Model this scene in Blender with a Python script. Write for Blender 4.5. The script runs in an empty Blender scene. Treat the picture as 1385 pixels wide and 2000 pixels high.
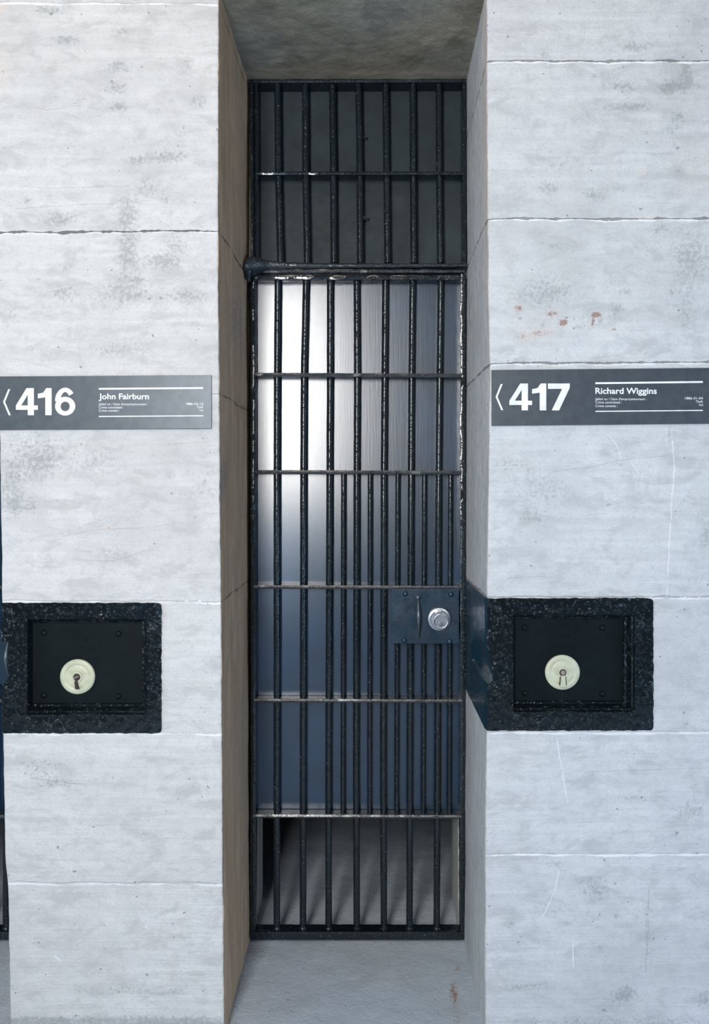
import bpy, bmesh, math, random
import numpy as np
from mathutils import Vector, noise
random.seed(7)
S = bpy.context.scene
COL = S.collection
PI = math.pi

# ------------------------------------------------------------------ camera
CD = 1.79            # camera distance from the wall front (y = 0)
CH = 1.204           # camera height over the sill
F = 1595.0           # focal length in pixels (2000 px tall frame)
VX, VY = 723.0, 955.0
G = 0.38             # gate front plane (depth of the recess)
cam = bpy.data.cameras.new('camera'); co = bpy.data.objects.new('camera', cam); COL.objects.link(co)
co.location = (0, -CD, CH); co.rotation_euler = (PI/2, 0, 0)
cam.sensor_fit = 'VERTICAL'; cam.sensor_height = 36; cam.sensor_width = 24.93
cam.lens = F/2000*36
cam.shift_x = -(VX-692.5)/2000; cam.shift_y = -(1000-VY)/2000
cam.clip_start = 0.02; cam.clip_end = 100
S.camera = co

# ------------------------------------------------------------------ world, lights, exposure
vs = S.view_settings
vs.view_transform = 'Standard'; vs.look = 'None'; vs.gamma = 1; vs.use_curve_mapping = False
vs.exposure = -0.3
w = bpy.data.worlds.new('world'); S.world = w; w.use_nodes = True
bg = w.node_tree.nodes['Background']
bg.inputs[0].default_value = (0.49, 0.57, 0.67, 1); bg.inputs[1].default_value = 0.23

def area(name, loc, target, sx, sy, power, color):
    l = bpy.data.lights.new(name, 'AREA'); l.shape = 'RECTANGLE'; l.size = sx; l.size_y = sy
    l.energy = power; l.color = color
    o = bpy.data.objects.new(name, l); COL.objects.link(o); o.location = loc
    o.rotation_euler = (Vector(target)-Vector(loc)).to_track_quat('-Z', 'Y').to_euler()
    return o
# tall bright window across the corridor, to the left of the camera
area('window_light', (-0.56, -2.75, 1.84), (-0.2, 0.4, 1.4), 0.46, 1.40, 90, (1.0, 0.985, 0.965))
# added blue fill set low under the window light, not a real pane
area('cool_fill_low', (-0.72, -2.75, 0.72), (-0.1, 0.4, 0.5), 0.5, 0.7, 6, (0.40, 0.66, 1.0))
# added cool fill from the left that brightens the right reveal, source invented
area('cool_fill_left', (-3.0, -1.6, 1.2), (0.24, 0.2, 1.0), 1.6, 1.6, 32, (0.62, 0.82, 1.0))
# added low blue fill from the right, tints the lower walls
area('cool_fill_right', (2.7, -2.0, 0.5), (-0.3, 0.2, 0.6), 1.2, 0.9, 50, (0.38, 0.64, 1.0))
# added warm fill from high on the left, lifts the upper walls
area('warm_fill_high', (-0.5, -2.2, 3.9), (0.0, 0.0, 2.1), 1.4, 0.8, 26, (1.0, 0.87, 0.73))

# ------------------------------------------------------------------ measuring
def sc(y): return F/(CD+y)
def X(px, y=0.0): return (px-VX)/sc(y)
def Z(py, y=0.0): return CH+(VY-py)/sc(y)
def pw(pts):
    xs = [p[0] for p in pts]; ys = [p[1] for p in pts]
    return lambda t: float(np.interp(t, xs, ys))
def zpx(z, y=0.0): return VY-(z-CH)*sc(y)       # world height -> pixel row, used for measured profiles

# ------------------------------------------------------------------ node helper
class NT:
    def __init__(s, name):
        s.m = bpy.data.materials.new(name); s.m.use_nodes = True
        s.t = s.m.node_tree; s.t.nodes.clear()
        s.out = s.t.nodes.new('ShaderNodeOutputMaterial')
        s.b = s.t.nodes.new('ShaderNodeBsdfPrincipled')
        s.t.links.new(s.b.outputs[0], s.out.inputs[0])
        s.tc = s.t.nodes.new('ShaderNodeTexCoord')
    def set(s, sock, v):
        if isinstance(v, bpy.types.NodeSocket): s.t.links.new(v, sock)
        elif isinstance(v, (tuple, list)) and len(v) == 3 and sock.type == 'RGBA': sock.default_value = (*v, 1)
        else: sock.default_value = v
    def math(s, op, a, b=0.0, c=0.0, clamp=False):
        n = s.t.nodes.new('ShaderNodeMath'); n.operation = op; n.use_clamp = clamp
        s.set(n.inputs[0], a); s.set(n.inputs[1], b); s.set(n.inputs[2], c); return n.outputs[0]
    def sep(s, v):
        n = s.t.nodes.new('ShaderNodeSeparateXYZ'); s.set(n.inputs[0], v); return n.outputs
    def comb(s, x, y, z):
        n = s.t.nodes.new('ShaderNodeCombineXYZ')
        for i, v in enumerate((x, y, z)): s.set(n.inputs[i], v)
        return n.outputs[0]
    def scale(s, v, sv, off=(0, 0, 0)):
        n = s.t.nodes.new('ShaderNodeMapping'); s.set(n.inputs[0], v)
        n.inputs['Scale'].default_value = sv; n.inputs['Location'].default_value = off; return n.outputs[0]
    def noise(s, v, scale, detail=3, rough=0.55, dist=0.0):
        n = s.t.nodes.new('ShaderNodeTexNoise'); s.set(n.inputs['Vector'], v)
        n.inputs['Scale'].default_value = scale; n.inputs['Detail'].default_value = detail
        n.inputs['Roughness'].default_value = rough; n.inputs['Distortion'].default_value = dist
        return n.outputs['Fac']
    def ramp(s, f, stops):
        n = s.t.nodes.new('ShaderNodeValToRGB'); s.set(n.inputs[0], f)
        e = n.color_ramp.elements
        while len(e) < len(stops): e.new(0.5)
        for k, (p, c) in zip(e, stops):
            k.position = p; k.color = (c, c, c, 1) if isinstance(c, (int, float)) else (*c, 1)
        return n.outputs[0]
    def sm(s, v, lo, hi):
        n = s.t.nodes.new('ShaderNodeMapRange'); n.interpolation_type = 'SMOOTHSTEP'
        s.set(n.inputs[0], v); n.inputs[1].default_value = lo; n.inputs[2].default_value = hi
        n.inputs[3].default_value = 0; n.inputs[4].default_value = 1; return n.outputs[0]
    def mix(s, f, a, b, mode='MIX'):
        n = s.t.nodes.new('ShaderNodeMix'); n.data_type = 'RGBA'; n.blend_type = mode
        s.set(n.inputs[0], f); s.set(n.inputs[6], a); s.set(n.inputs[7], b); return n.outputs[2]
    def bump(s, h, strength, dist, nrm=None):
        n = s.t.nodes.new('ShaderNodeBump'); n.inputs['Strength'].default_value = strength
        n.inputs['Distance'].default_value = dist; s.set(n.inputs['Height'], h)
        if nrm: s.set(n.inputs['Normal'], nrm)
        return n.outputs[0]
    def p(s, **kw):
        names = dict(color='Base Color', rough='Roughness', metal='Metallic', nrm='Normal', spec='Specular IOR Level',
                     coat='Coat Weight', coatr='Coat Roughness', ani='Anisotropic', tan='Tangent', coatn='Coat Normal')
        for k, v in kw.items(): s.set(s.b.inputs[names[k]], v)
        return s.m

# ------------------------------------------------------------------ stone
def stone(name, base, joints=(), cracks=(), chips=(), tint2=None, streak='h', contrast=1.0, mottle=0.0):
    """joints: (z, slope, dark, white); cracks: (x0,z0,x1,z1,width,colour key)"""
    n = NT(name); P = n.tc.outputs['Object']; x, y, z = n.sep(P)
    big = n.noise(P, 3.2, 4, 0.6)
    st = (1.2, 1.2, 22) if streak == 'h' else (16, 10, 1.4)
    band = n.noise(n.scale(P, st), 2.2, 5, 0.62, 0.6)
    band2 = n.noise(n.scale(P, (3, 3, 90) if streak == 'h' else (60, 40, 4)), 1.6, 3, 0.6, 0.3)
    fine = n.noise(P, 260, 3, 0.7)
    mid = n.noise(P, 34, 4, 0.65)
    c = tint2 or tuple(v*0.90 for v in base)
    k = contrast
    col = n.mix(n.sm(band, 0.36, 0.66), c, base)
    col = n.mix(n.math('MULTIPLY', n.sm(big, 0.42, 0.7), 0.55*k), col, tuple(v*0.78 for v in base))
    col = n.mix(n.math('MULTIPLY', n.sm(band2, 0.52, 0.72), 0.16*k), col, tuple(v*0.72 for v in base))
    col = n.mix(n.math('MULTIPLY', n.sm(mid, 0.50, 0.70), 0.34*k), col, tuple(v*0.7 for v in base))
    col = n.mix(n.math('MULTIPLY', n.sm(mid, 0.46, 0.28), 0.25), col, tuple(min(v*1.12, .9) for v in base))
    if mottle:
        mo = n.noise(P, 9, 6, 0.68, 0.4)
        col = n.mix(n.math('MULTIPLY', n.sm(mo, 0.44, 0.62), mottle), col, tuple(v*0.42 for v in base))
        mo2 = n.noise(n.scale(P, (1, 1, 1), (4, 2, 1)), 13, 5, 0.65)
        col = n.mix(n.math('MULTIPLY', n.sm(mo2, 0.55, 0.72), mottle*.6), col, (0.46, 0.43, 0.39))
    grn = n.noise(P, 420, 2, 0.6)
    col = n.mix(n.math('MULTIPLY', n.sm(grn, 0.46, 0.66), 0.26*k), col, tuple(v*0.62 for v in base))
    blo = n.noise(n.scale(P, (1, 1, 2.2), (2, 5, 3)), 11, 6, 0.72, 0.5)
    col = n.mix(n.math('MULTIPLY', n.sm(blo, 0.46, 0.66), 0.60*k), col, tuple(v*0.70 for v in base))
    sp2 = n.noise(n.scale(P, (1, 1, 1.6)), 95, 4, 0.75)
    col = n.mix(n.math('MULTIPLY', n.sm(sp2, 0.54, 0.70), 0.30*k), col, tuple(v*0.60 for v in base))
    # recorded stains (dirt, rust, pale) carried by the stone itself
    at = n.t.nodes.new('ShaderNodeAttribute'); at.attribute_name = 'stain'
    r, g_, b_ = n.sep(at.outputs['Color'])
    spk = n.noise(P, 120, 4, 0.75)
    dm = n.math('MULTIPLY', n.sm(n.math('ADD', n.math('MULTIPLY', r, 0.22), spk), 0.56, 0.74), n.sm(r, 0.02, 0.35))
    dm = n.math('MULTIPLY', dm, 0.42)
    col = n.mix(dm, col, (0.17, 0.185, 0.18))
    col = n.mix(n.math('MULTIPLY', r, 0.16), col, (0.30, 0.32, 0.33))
    rm = n.sm(n.math('ADD', n.math('MULTIPLY', g_, 0.5), spk), 0.70, 0.86)
    col = n.mix(n.math('MULTIPLY', rm, 0.75), col, (0.20, 0.085, 0.06))
    col = n.mix(n.math('MULTIPLY', g_, 0.30), col, (0.50, 0.34, 0.24))
    col = n.mix(n.math('MULTIPLY', b_, 0.5), col, (0.74, 0.60, 0.53))
    # scattered tiny pits
    pits = n.noise(P, 75, 2, 0.5)
    pm = n.sm(pits, 0.71, 0.77)
    col = n.mix(n.math('MULTIPLY', pm, 0.5), col, (0.16, 0.17, 0.17))
    h = n.math('ADD', n.math('MULTIPLY', fine, 0.35), n.math('ADD', n.math('MULTIPLY', n.math('ADD', mid, n.math('MULTIPLY', n.noise(P, 110, 3, 0.65), 0.6)), 0.8), n.math('MULTIPLY', band2, 0.5)))
    h = n.math('SUBTRACT', h, n.math('MULTIPLY', pm, 0.8))
    wob = n.math('MULTIPLY', n.math('SUBTRACT', n.noise(n.comb(x, y, 0.0), 7, 4, 0.6), 0.5), 0.016)
    wz = n.math('ADD', z, wob)
    rag = n.noise(P, 28, 4, 0.7)
    ragl = n.noise(n.comb(x, y, 0.3), 11, 3, 0.6)
    ragl2 = n.noise(n.scale(n.comb(x, y, 0.8), (1, 1, 1), (5, 0, 0)), 14, 3, 0.6)
    for zj, sl, dk, wh in joints:
        d = n.math('SUBTRACT', n.math('SUBTRACT', wz, zj), n.math('MULTIPLY', x, sl))
        if wh > 0:
            wd = n.math('MULTIPLY', n.math('MULTIPLY', n.sm(ragl, 0.36, 0.62), 0.0046), n.math('ADD', rag, 0.25))
            m = n.math('SUBTRACT', wd, n.math('ABSOLUTE', n.math('ADD', d, 0.0022)))
            m = n.sm(m, -0.0006, 0.0010)
            col = n.mix(n.math('MULTIPLY', m, wh), col, (0.80, 0.80, 0.80))
        if dk > 0:
            wd = n.math('MULTIPLY', n.math('MULTIPLY', n.sm(rag, 0.36, 0.68), n.sm(ragl2, 0.36, 0.60)), 0.0042)
            wd = n.math('ADD', wd, 0.0004)
            m = n.math('SUBTRACT', wd, n.math('ABSOLUTE', n.math('SUBTRACT', d, 0.0008)))
            m = n.sm(m, -0.0004, 0.0008)
            col = n.mix(n.math('MULTIPLY', m, dk), col, (0.13, 0.125, 0.11))
            h = n.math('SUBTRACT', h, n.math('MULTIPLY', m, 2.2*dk))
    if cracks:
        w1 = n.math('MULTIPLY', n.math('SUBTRACT', n.noise(P, 22, 3, 0.6), 0.5), 0.010)
        w2 = n.math('MULTIPLY', n.math('SUBTRACT', n.noise(n.scale(P, (1, 1, 1), (3, 1, 7)), 22, 3, 0.6), 0.5), 0.010)
        cx, cz = n.math('ADD', x, w1), n.math('ADD', z, w2)
        masks = {}
        for x0, z0, x1, z1, wd, key in cracks:
            dx, dz = x1-x0, z1-z0; L2 = dx*dx+dz*dz
            ax, az = n.math('SUBTRACT', cx, x0), n.math('SUBTRACT', cz, z0)
            t = n.math('MULTIPLY', n.math('ADD', n.math('MULTIPLY', ax, dx), n.math('MULTIPLY', az, dz)), 1/L2, clamp=True)
            ex = n.math('SUBTRACT', ax, n.math('MULTIPLY', t, dx)); ez = n.math('SUBTRACT', az, n.math('MULTIPLY', t, dz))
            d = n.math('SQRT', n.math('ADD', n.math('MULTIPLY', ex, ex), n.math('MULTIPLY', ez, ez)))
            m = n.sm(d, wd*(0.8 if key != 'w' else 1.1), wd*0.25)
            masks[key] = m if key not in masks else n.math('MAXIMUM', masks[key], m)
        for key, m in masks.items():
            colr = {'w': (0.82, 0.82, 0.82), 'd': (0.22, 0.20, 0.18), 'r': (0.30, 0.15, 0.10)}[key]
            m = n.math('MULTIPLY', n.math('MULTIPLY', m, n.sm(rag, 0.30, 0.55)), {'w': .6, 'd': .42, 'r': .55}[key])
            col = n.mix(m, col, colr)
    return n.p(color=col, rough=0.88, spec=0.25, nrm=n.bump(h, 0.8, 0.0034))

def paint(name, base, rough, bstr, bdist, scale, wear=0.0, brush=False, coat=0.0, spec=0.5, lump=0.0, metal=0.0, pimple=0):
    n = NT(name); P = n.tc.outputs['Object']
    a = n.noise(P, scale, 3, 0.65); b = n.noise(P, scale*0.3, 3, 0.6)
    h = n.math('ADD', a, n.math('MULTIPLY', b, 0.8))
    if brush:
        br = n.noise(n.scale(P, (90, 20, 3.5)), 2.4, 4, 0.65, 0.4)
        br2 = n.noise(n.scale(P, (260, 40, 9)), 2.0, 2, 0.6)
        h = n.math('ADD', n.math('MULTIPLY', br, 1.0), n.math('ADD', n.math('MULTIPLY', br2, 0.5), n.math('MULTIPLY', a, 0.06)))
    if lump: h = n.math('ADD', h, n.math('MULTIPLY', n.noise(P, scale*0.12, 2), lump))
    var = n.noise(P, 9, 4, 0.6)
    col = n.mix(n.sm(var, 0.35, 0.7), base, tuple(v*1.5 for v in base))
    if pimple:
        pn = n.noise(P, pimple, 2, 0.5)
        pm = n.sm(pn, 0.54, 0.70)
        patch = n.sm(n.noise(P, 14, 3, 0.6), 0.36, 0.56)
        h = n.math('ADD', n.math('MULTIPLY', h, 0.25), n.math('MULTIPLY', n.math('MULTIPLY', pm, 3.0), n.math('ADD', n.math('MULTIPLY', patch, 0.85), 0.15)))
    if wear: col = n.mix(n.math('MULTIPLY', n.sm(n.noise(P, 160, 4, 0.7), 0.62, 0.74), wear), col, (0.22, 0.26, 0.28))
    nr = n.bump(h, bstr, bdist)
    rr = n.math('ADD', n.math('MULTIPLY', n.sm(b, 0.35, 0.7), 0.02 if brush else 0.08), rough)
    return n.p(color=col, rough=rr, nrm=nr, coat=coat, coatr=0.23, spec=spec, metal=metal)

def plain(name, color, rough=0.5, metal=0.0, grain=0.0, spec=0.5):
    n = NT(name); P = n.tc.outputs['Object']
    v = n.noise(P, 45, 4, 0.6)
    col = n.mix(n.sm(v, 0.35, 0.7), color, tuple(c*0.82 for c in color))
    kw = dict(color=col, rough=rough, metal=metal, spec=spec)
    if grain: kw['nrm'] = n.bump(n.noise(P, 900, 2, 0.6), grain, 0.0005)
    return n.p(**kw)

def jl(lst): return [(Z(p), s, d, wv) for p, s, d, wv in lst]
def cl(lst):
    out = []
    for pts, wd, key in lst:
        for a, b in zip(pts, pts[1:]): out.append((X(a[0]), Z(a[1]), X(b[0]), Z(b[1]), wd/891, key))
    return out

JL = jl([(6, 0.0, 0.1, 0.9), (447, 0.012, 0.9, 0.45), (768, 0.0, 0.5, 0.25), (1175, 0.0, 0.15, 0.9), (1432, 0.0, 0.0, 0.9), (1725, 0.0, 0.15, 0.75)])
JR = jl([(120, 0.0, 0.7, 0.85), (428, 0.0, 0.7, 0.75), (712, 0.006, 0.7, 0.6), (1167, 0.0, 0.3, 0.7), (1430, 0.0, 0.1, 0.7), (1668, 0.0, 0.1, 0.9)])
CLF = cl([([(60, 208), (90, 216), (155, 205)], 1.2, 'd'), ([(40, 364), (110, 367), (250, 363)], 1.2, 'd'), ([(30, 408), (150, 400), (300, 392)], .9, 'd'),
          ([(120, 1048), (190, 1034), (300, 1030), (345, 1020)], 1.1, 'd'), ([(140, 1092), (220, 1096), (290, 1075)], 1.1, 'd'),
          ([(330, 868), (430, 862)], 1.0, 'd'), ([(0, 866), (60, 872)], .9, 'd'),
          ([(107, 1868), (117, 1876)], 2.6, 'w'), ([(30, 700), (110, 722)], .9, 'd'), ([(60, 1520), (160, 1532)], 1.6, 'd')])
CRT = cl([([(1312, 838), (1317, 920), (1308, 1050), (1302, 1165)], 1.7, 'w'), ([(1190, 850), (1205, 870), (1214, 897)], 1.4, 'w'),
          ([(1232, 903), (1248, 924)], 1.1, 'w'), ([(1086, 1440), (1096, 1490), (1108, 1570)], 1.6, 'w'), ([(1092, 1702), (1084, 1740), (1060, 1790)], 1.5, 'w'),
          ([(1120, 1835), (1119, 1890)], 1.8, 'w'), ([(1302, 838), (1303, 870)], .9, 'w'),
          ([(1080, 922), (1160, 912), (1215, 898), (1300, 890)], 1.2, 'd'), ([(1160, 934), (1240, 936), (1275, 946), (1320, 942)], 1.1, 'd'),
          ([(960, 912), (1040, 905)], .9, 'd'), ([(990, 1128), (1080, 1126)], .9, 'd'), ([(1140, 1508), (1385, 1500)], 1.0, 'd'),
          ([(1268, 1740), (1262, 1900)], 1.5, 'd')])
BASE = (0.66, 0.65, 0.64)
M = {}
M['stone_l'] = stone('pale_dressed_stone_left', BASE, JL, CLF, contrast=1.3)
M['stone_r'] = stone('pale_dressed_stone_right', (0.63, 0.64, 0.645), JR, CRT, contrast=1.3)
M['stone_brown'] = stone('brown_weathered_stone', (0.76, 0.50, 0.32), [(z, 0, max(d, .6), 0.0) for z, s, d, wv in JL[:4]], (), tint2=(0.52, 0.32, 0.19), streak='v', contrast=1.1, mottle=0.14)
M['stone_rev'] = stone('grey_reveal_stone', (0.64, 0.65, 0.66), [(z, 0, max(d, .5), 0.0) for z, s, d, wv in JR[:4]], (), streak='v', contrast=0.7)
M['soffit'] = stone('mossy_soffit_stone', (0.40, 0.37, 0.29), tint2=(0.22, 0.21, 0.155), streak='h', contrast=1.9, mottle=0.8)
M['sill'] = stone('worn_sill_stone', (0.50, 0.56, 0.63), cracks=[], tint2=(0.44, 0.50, 0.57), contrast=0.5)
M['panel'] = paint('dark_gloss_panel_paint', (0.002, 0.021, 0.052), 0.28, 0.22, 0.0008, 300, brush=True, spec=0.6, coat=1.0)
M['upanel'] = paint('dark_matt_panel_paint', (0.017, 0.026, 0.030), 0.60, 0.3, 0.0006, 160, spec=0.3)
M['iron'] = paint('black_gloss_iron_paint', (0.006, 0.011, 0.015), 0.13, 0.9, 0.0005, 170, lump=1.0, spec=0.65, pimple=190)
M['ironedge'] = paint('silvered_black_iron_edges', (0.012, 0.018, 0.024), 0.34, 0.9, 0.0007, 170, lump=1.0, spec=1.0, pimple=240, coat=0.35)
M['ironbox'] = paint('thick_rough_black_paint', (0.003, 0.006, 0.008), 0.10, 1.0, 0.0008, 150, wear=0.0, lump=0.6, spec=0.55, pimple=150)
M['ironflat'] = paint('smooth_black_paint', (0.004, 0.007, 0.008), 0.40, 0.2, 0.0004, 200, spec=0.12)
M['plate'] = paint('blue_black_plate_paint', (0.008, 0.026, 0.048), 0.26, 0.45, 0.0012, 70, wear=0.16, lump=2.0, spec=0.6)
M['side'] = paint('blue_black_gloss_side', (0.006, 0.030, 0.050), 0.22, 0.35, 0.0012, 60, wear=0.05, lump=1.5, spec=0.7)
M['cream'] = plain('yellowed_cream_cast_metal', (0.54, 0.54, 0.39), 0.45, 0.0, 0.2)
M['hole'] = plain('dark_keyhole', (0.03, 0.022, 0.018), 0.7)
M['screw'] = plain('dull_pink_screw', (0.36, 0.27, 0.25), 0.5, 0.3)
M['chrome'] = plain('brushed_chrome', (0.62, 0.64, 0.68), 0.27, 1.0, 0.15)
M['worn'] = paint('worn_steel_paint', (0.10, 0.13, 0.16), 0.25, 0.4, 0.0008, 150, wear=0.7, metal=0.5)
M['sign'] = plain('grey_metallic_sign_plate', (0.085, 0.10, 0.115), 0.38, 0.35, 0.25)
M['white'] = plain('white_sign_lettering', (0.86, 0.87, 0.90), 0.6)
M['jamb'] = plain('white_painted_jamb', (0.66, 0.68, 0.62), 0.6)
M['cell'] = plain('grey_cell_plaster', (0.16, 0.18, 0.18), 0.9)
M['mortar'] = plain('white_mortar_plug', (0.80, 0.82, 0.84), 0.8)

# ------------------------------------------------------------------ object helpers
def root_loc(o):
    while o.parent: o = o.parent
    return o.location.copy()
def mk(name, verts, faces, mat, parent=None, smooth=False):
    me = bpy.data.meshes.new(name)
    if parent is not None:
        r = root_loc(parent); verts = [(v[0]-r.x, v[1]-r.y, v[2]-r.z) for v in verts]
    me.from_pydata([tuple(v) for v in verts], [], faces)
    bm = bmesh.new(); bm.from_mesh(me); bmesh.ops.recalc_face_normals(bm, faces=bm.faces[:]); bm.to_mesh(me); bm.free()
    for m in (mat if isinstance(mat, (list, tuple)) else [mat]): me.materials.append(m)
    if smooth:
        for p in me.polygons: p.use_smooth = True
        me.set_sharp_from_angle(angle=math.radians(38))
    o = bpy.data.objects.new(name, me); COL.objects.link(o)
    if parent is not None: o.parent = parent
    return o
def thing(name, label, cat, loc, group=None):
    o = bpy.data.objects.new(name, None); COL.objects.link(o); o.location = loc; o.empty_display_size = 0.05
    o['label'] = label; o['category'] = cat
    if group: o['group'] = group
    return o
class MB:
    def __init__(s): s.v = []; s.f = []
    def add(s, v, f):
        k = len(s.v); s.v += [tuple(p) for p in v]; s.f += [tuple(i+k for i in q) for q in f]; return s
    def box(s, x0, x1, y0, y1, z0, z1, bev=0.0):
        bm = bmesh.new(); bmesh.ops.create_cube(bm, size=1)
        for v in bm.verts:
            v.co = Vector(((x0+x1)/2+v.co.x*(x1-x0), (y0+y1)/2+v.co.y*(y1-y0), (z0+z1)/2+v.co.z*(z1-z0)))
        if bev: bmesh.ops.bevel(bm, geom=bm.edges[:], offset=bev, segments=2, affect='EDGES', profile=0.6)
        bm.verts.index_update()
        s.add([v.co[:] for v in bm.verts], [[v.index for v in f.verts] for f in bm.faces]); bm.free(); return s
    def tube(s, pts, rad, n=14, cap=True):
        pts = [Vector(p) for p in pts]; rings = []
        for i, p in enumerate(pts):
            d = (pts[min(i+1, len(pts)-1)]-pts[max(i-1, 0)]).normalized()
            a = Vector((0, 1, 0)) if abs(d.y) < 0.9 else Vector((1, 0, 0))
            u = d.cross(a).normalized(); v = d.cross(u)
            r = rad[i] if isinstance(rad, (list, tuple)) else rad
            rings.append([p+u*math.cos(2*PI*k/n)*r+v*math.sin(2*PI*k/n)*r for k in range(n)])
        vv = [q for r in rings for q in r]; ff = []
        for i in range(len(rings)-1):
            for k in range(n): ff.append((i*n+k, i*n+(k+1) % n, (i+1)*n+(k+1) % n, (i+1)*n+k))
        if cap: ff += [tuple(range(n)), tuple((len(rings)-1)*n+k for k in range(n))]
        return s.add(vv, ff)
    def lathe(s, c, prof, n=40, ax='y', sx=1.0):
        """prof: (radius, offset towards the viewer = -y)"""
        vv = []; ff = []
        for r, h in prof:
            for k in range(n):
                a = 2*PI*k/n; vv.append((c[0]+r*math.cos(a)*sx, c[1]-h, c[2]+r*math.sin(a)))
        for i in range(len(prof)-1):
            for k in range(n): ff.append((i*n+k, i*n+(k+1) % n, (i+1)*n+(k+1) % n, (i+1)*n+k))
        ff.append(tuple((len(prof)-1)*n+k for k in range(n)))
        return s.add(vv, ff)
    def prism(s, poly, y0, y1):
        """poly in (x,z); triangulated cap at y0 (front) and sides to y1"""
        n = len(poly)
        s.add([(x, y0, z) for x, z in poly]+[(x, y1, z) for x, z in poly],
              [tuple(range(n)), tuple(range(n, 2*n))]+[(k, (k+1) % n, n+(k+1) % n, n+k) for k in range(n)])
        return s
    def build(s, name, mat, parent=None, smooth=False): return mk(name, s.v, s.f, mat, parent, smooth)
def nz(x, y, z, sc_=1.0): return noise.noise(Vector((x*sc_, y*sc_, z*sc_)))

# ------------------------------------------------------------------ lock box outlines shared with the walls
BOXL = dict(x0=X(5), x1=X(316), z0=Z(1431), z1=Z(1177))
BOXR = dict(x0=X(951), x1=X(1275), z0=Z(1426), z1=Z(1168))

# ------------------------------------------------------------------ walls
left_outer = pw([(0, -8), (700, -5), (860, -1), (1100, 3), (1430, 5), (1660, 9), (1735, 15), (1850, 17), (2030, 21)])
left_inner = pw([(0, 427), (500, 426), (1000, 430), (1200, 432), (1700, 435), (2030, 438)])
right_inner = pw([(0, 951), (300, 952), (560, 954), (740, 957), (1100, 952), (1430, 950), (1700, 948), (2030, 948)])
rev_l = pw([(150, 482), (500, 480), (1100, 482), (1700, 485), (1840, 487)])
rev_r = pw([(150, 912), (500, 914), (1100, 911), (1700, 909), (1840, 907)])
def pier(name, zs, path_at, mats, holes, stains):
    """path_at(z) -> list of (x, y, side) around the pier; side = material index"""
    verts = []; cols = []; n = None
    for z in zs:
        path = path_at(z); n = len(path)
        for (x, y, sd) in path:
            f = 1.0
            d = 0.0013*nz(x, y, z, 9)+0.0008*nz(x+5, y, z, 32)
            verts.append((x+(d if sd != 0 else 0.6*d*0), y+(d if sd == 0 else 0), z))
            r = g_ = b_ = 0.0
            for (bx, bz, rx, rz, a, ch, side) in stains:
                if side != sd: continue
                u = x if sd == 0 else y
                q = ((u-bx)/rx)**2+((z-bz)/rz)**2
                if q < 4:
                    val = a*math.exp(-q)
                    if ch == 0: r += val
                    elif ch == 1: g_ += val
                    else: b_ += val
            cols.append((min(r, 1), min(g_, 1), min(b_, 1), 1))
    faces = []; mi = []
    p0 = path_at(zs[0])
    for i in range(len(zs)-1):
        for k in range(n-1):
            a = i*n+k; q = (a, a+1, a+n+1, a+n)
            cx = sum(verts[j][0] for j in q)/4; cy = sum(verts[j][1] for j in q)/4; cz = sum(verts[j][2] for j in q)/4
            if any(h(cx, cy, cz) for h in holes): continue
            faces.append(q); mi.append(p0[k][2] if p0[k][2] == p0[k+1][2] else max(p0[k][2], p0[k+1][2]))
    me = bpy.data.meshes.new(name); me.from_pydata(verts, [], faces)
    for m in mats: me.materials.append(m)
    me.polygons.foreach_set('material_index', mi); me.polygons.foreach_set('use_smooth', [True]*len(faces))
    ca = me.color_attributes.new('stain', 'FLOAT_COLOR', 'POINT')
    ca.data.foreach_set('color', [c for q in cols for c in q])
    me.update()
    o = bpy.data.objects.new(name, me); COL.objects.link(o); o['kind'] = 'structure'
    return o
YB = G+0.058
def lin(a, b, n): return [a+(b-a)*k/n for k in range(n+1)]
zs = lin(0.0, 2.62, 430)
RC = 0.0035
def path_left(z):
    q = zpx(z); xo = X(left_outer(q)); xi = X(left_inner(q)); xr = X(rev_l(min(max(zpx(z, G), 150), 1840)), G)
    ch = 0.0016*abs(nz(1, 2, z, 30))+0.0012*max(0, nz(3, 2, z, 80))
    a = 0.0016*nz(7, 1, z, 25)
    p = [(xo+0.03*(1-t), y, 2) for t, y in zip(lin(0, 1, 20), lin(YB, RC, 20))]
    p += [(xo+a+RC*(1-math.cos(t)), RC*(1-math.sin(t)), 0) for t in (0.5, 1.1)]
    p += [(x, 0, 0) for x in lin(xo+RC+a, xi-RC-ch, 90)]
    p += [(xi-RC-ch+RC*math.sin(t), RC*(1-math.cos(t)), 0) for t in (0.5, 1.1)]
    for y in lin(RC, YB, 56): p.append((xi-ch*math.exp(-y*60)+(xr-xi)*y/G, y, 1))
    return p
def path_right(z):
    q = zpx(z); xi = X(right_inner(q)); xr = X(rev_r(min(max(zpx(z, G), 150), 1840)), G)
    ch = 0.0016*abs(nz(1, 5, z, 30))+0.0012*max(0, nz(3, 9, z, 80))
    p = [(xi+ch*math.exp(-y*60)+(xr-xi)*y/G, y, 1) for y in lin(YB, RC, 56)]
    p += [(xi+ch+RC*(1-math.cos(t)), RC*(1-math.sin(t)), 0) for t in (0.5, 1.1)]
    p += [(x, 0, 0) for x in lin(xi+RC+ch, X(1470), 100)]
    p += [(X(1470)+t, 0, 0) for t in (0.2, 0.5)]
    return p
def st(lst, ch=0, side=0): return [(X(a), Z(b), c/891, d/891, s, ch, side) for a, b, c, d, s in lst]
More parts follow.
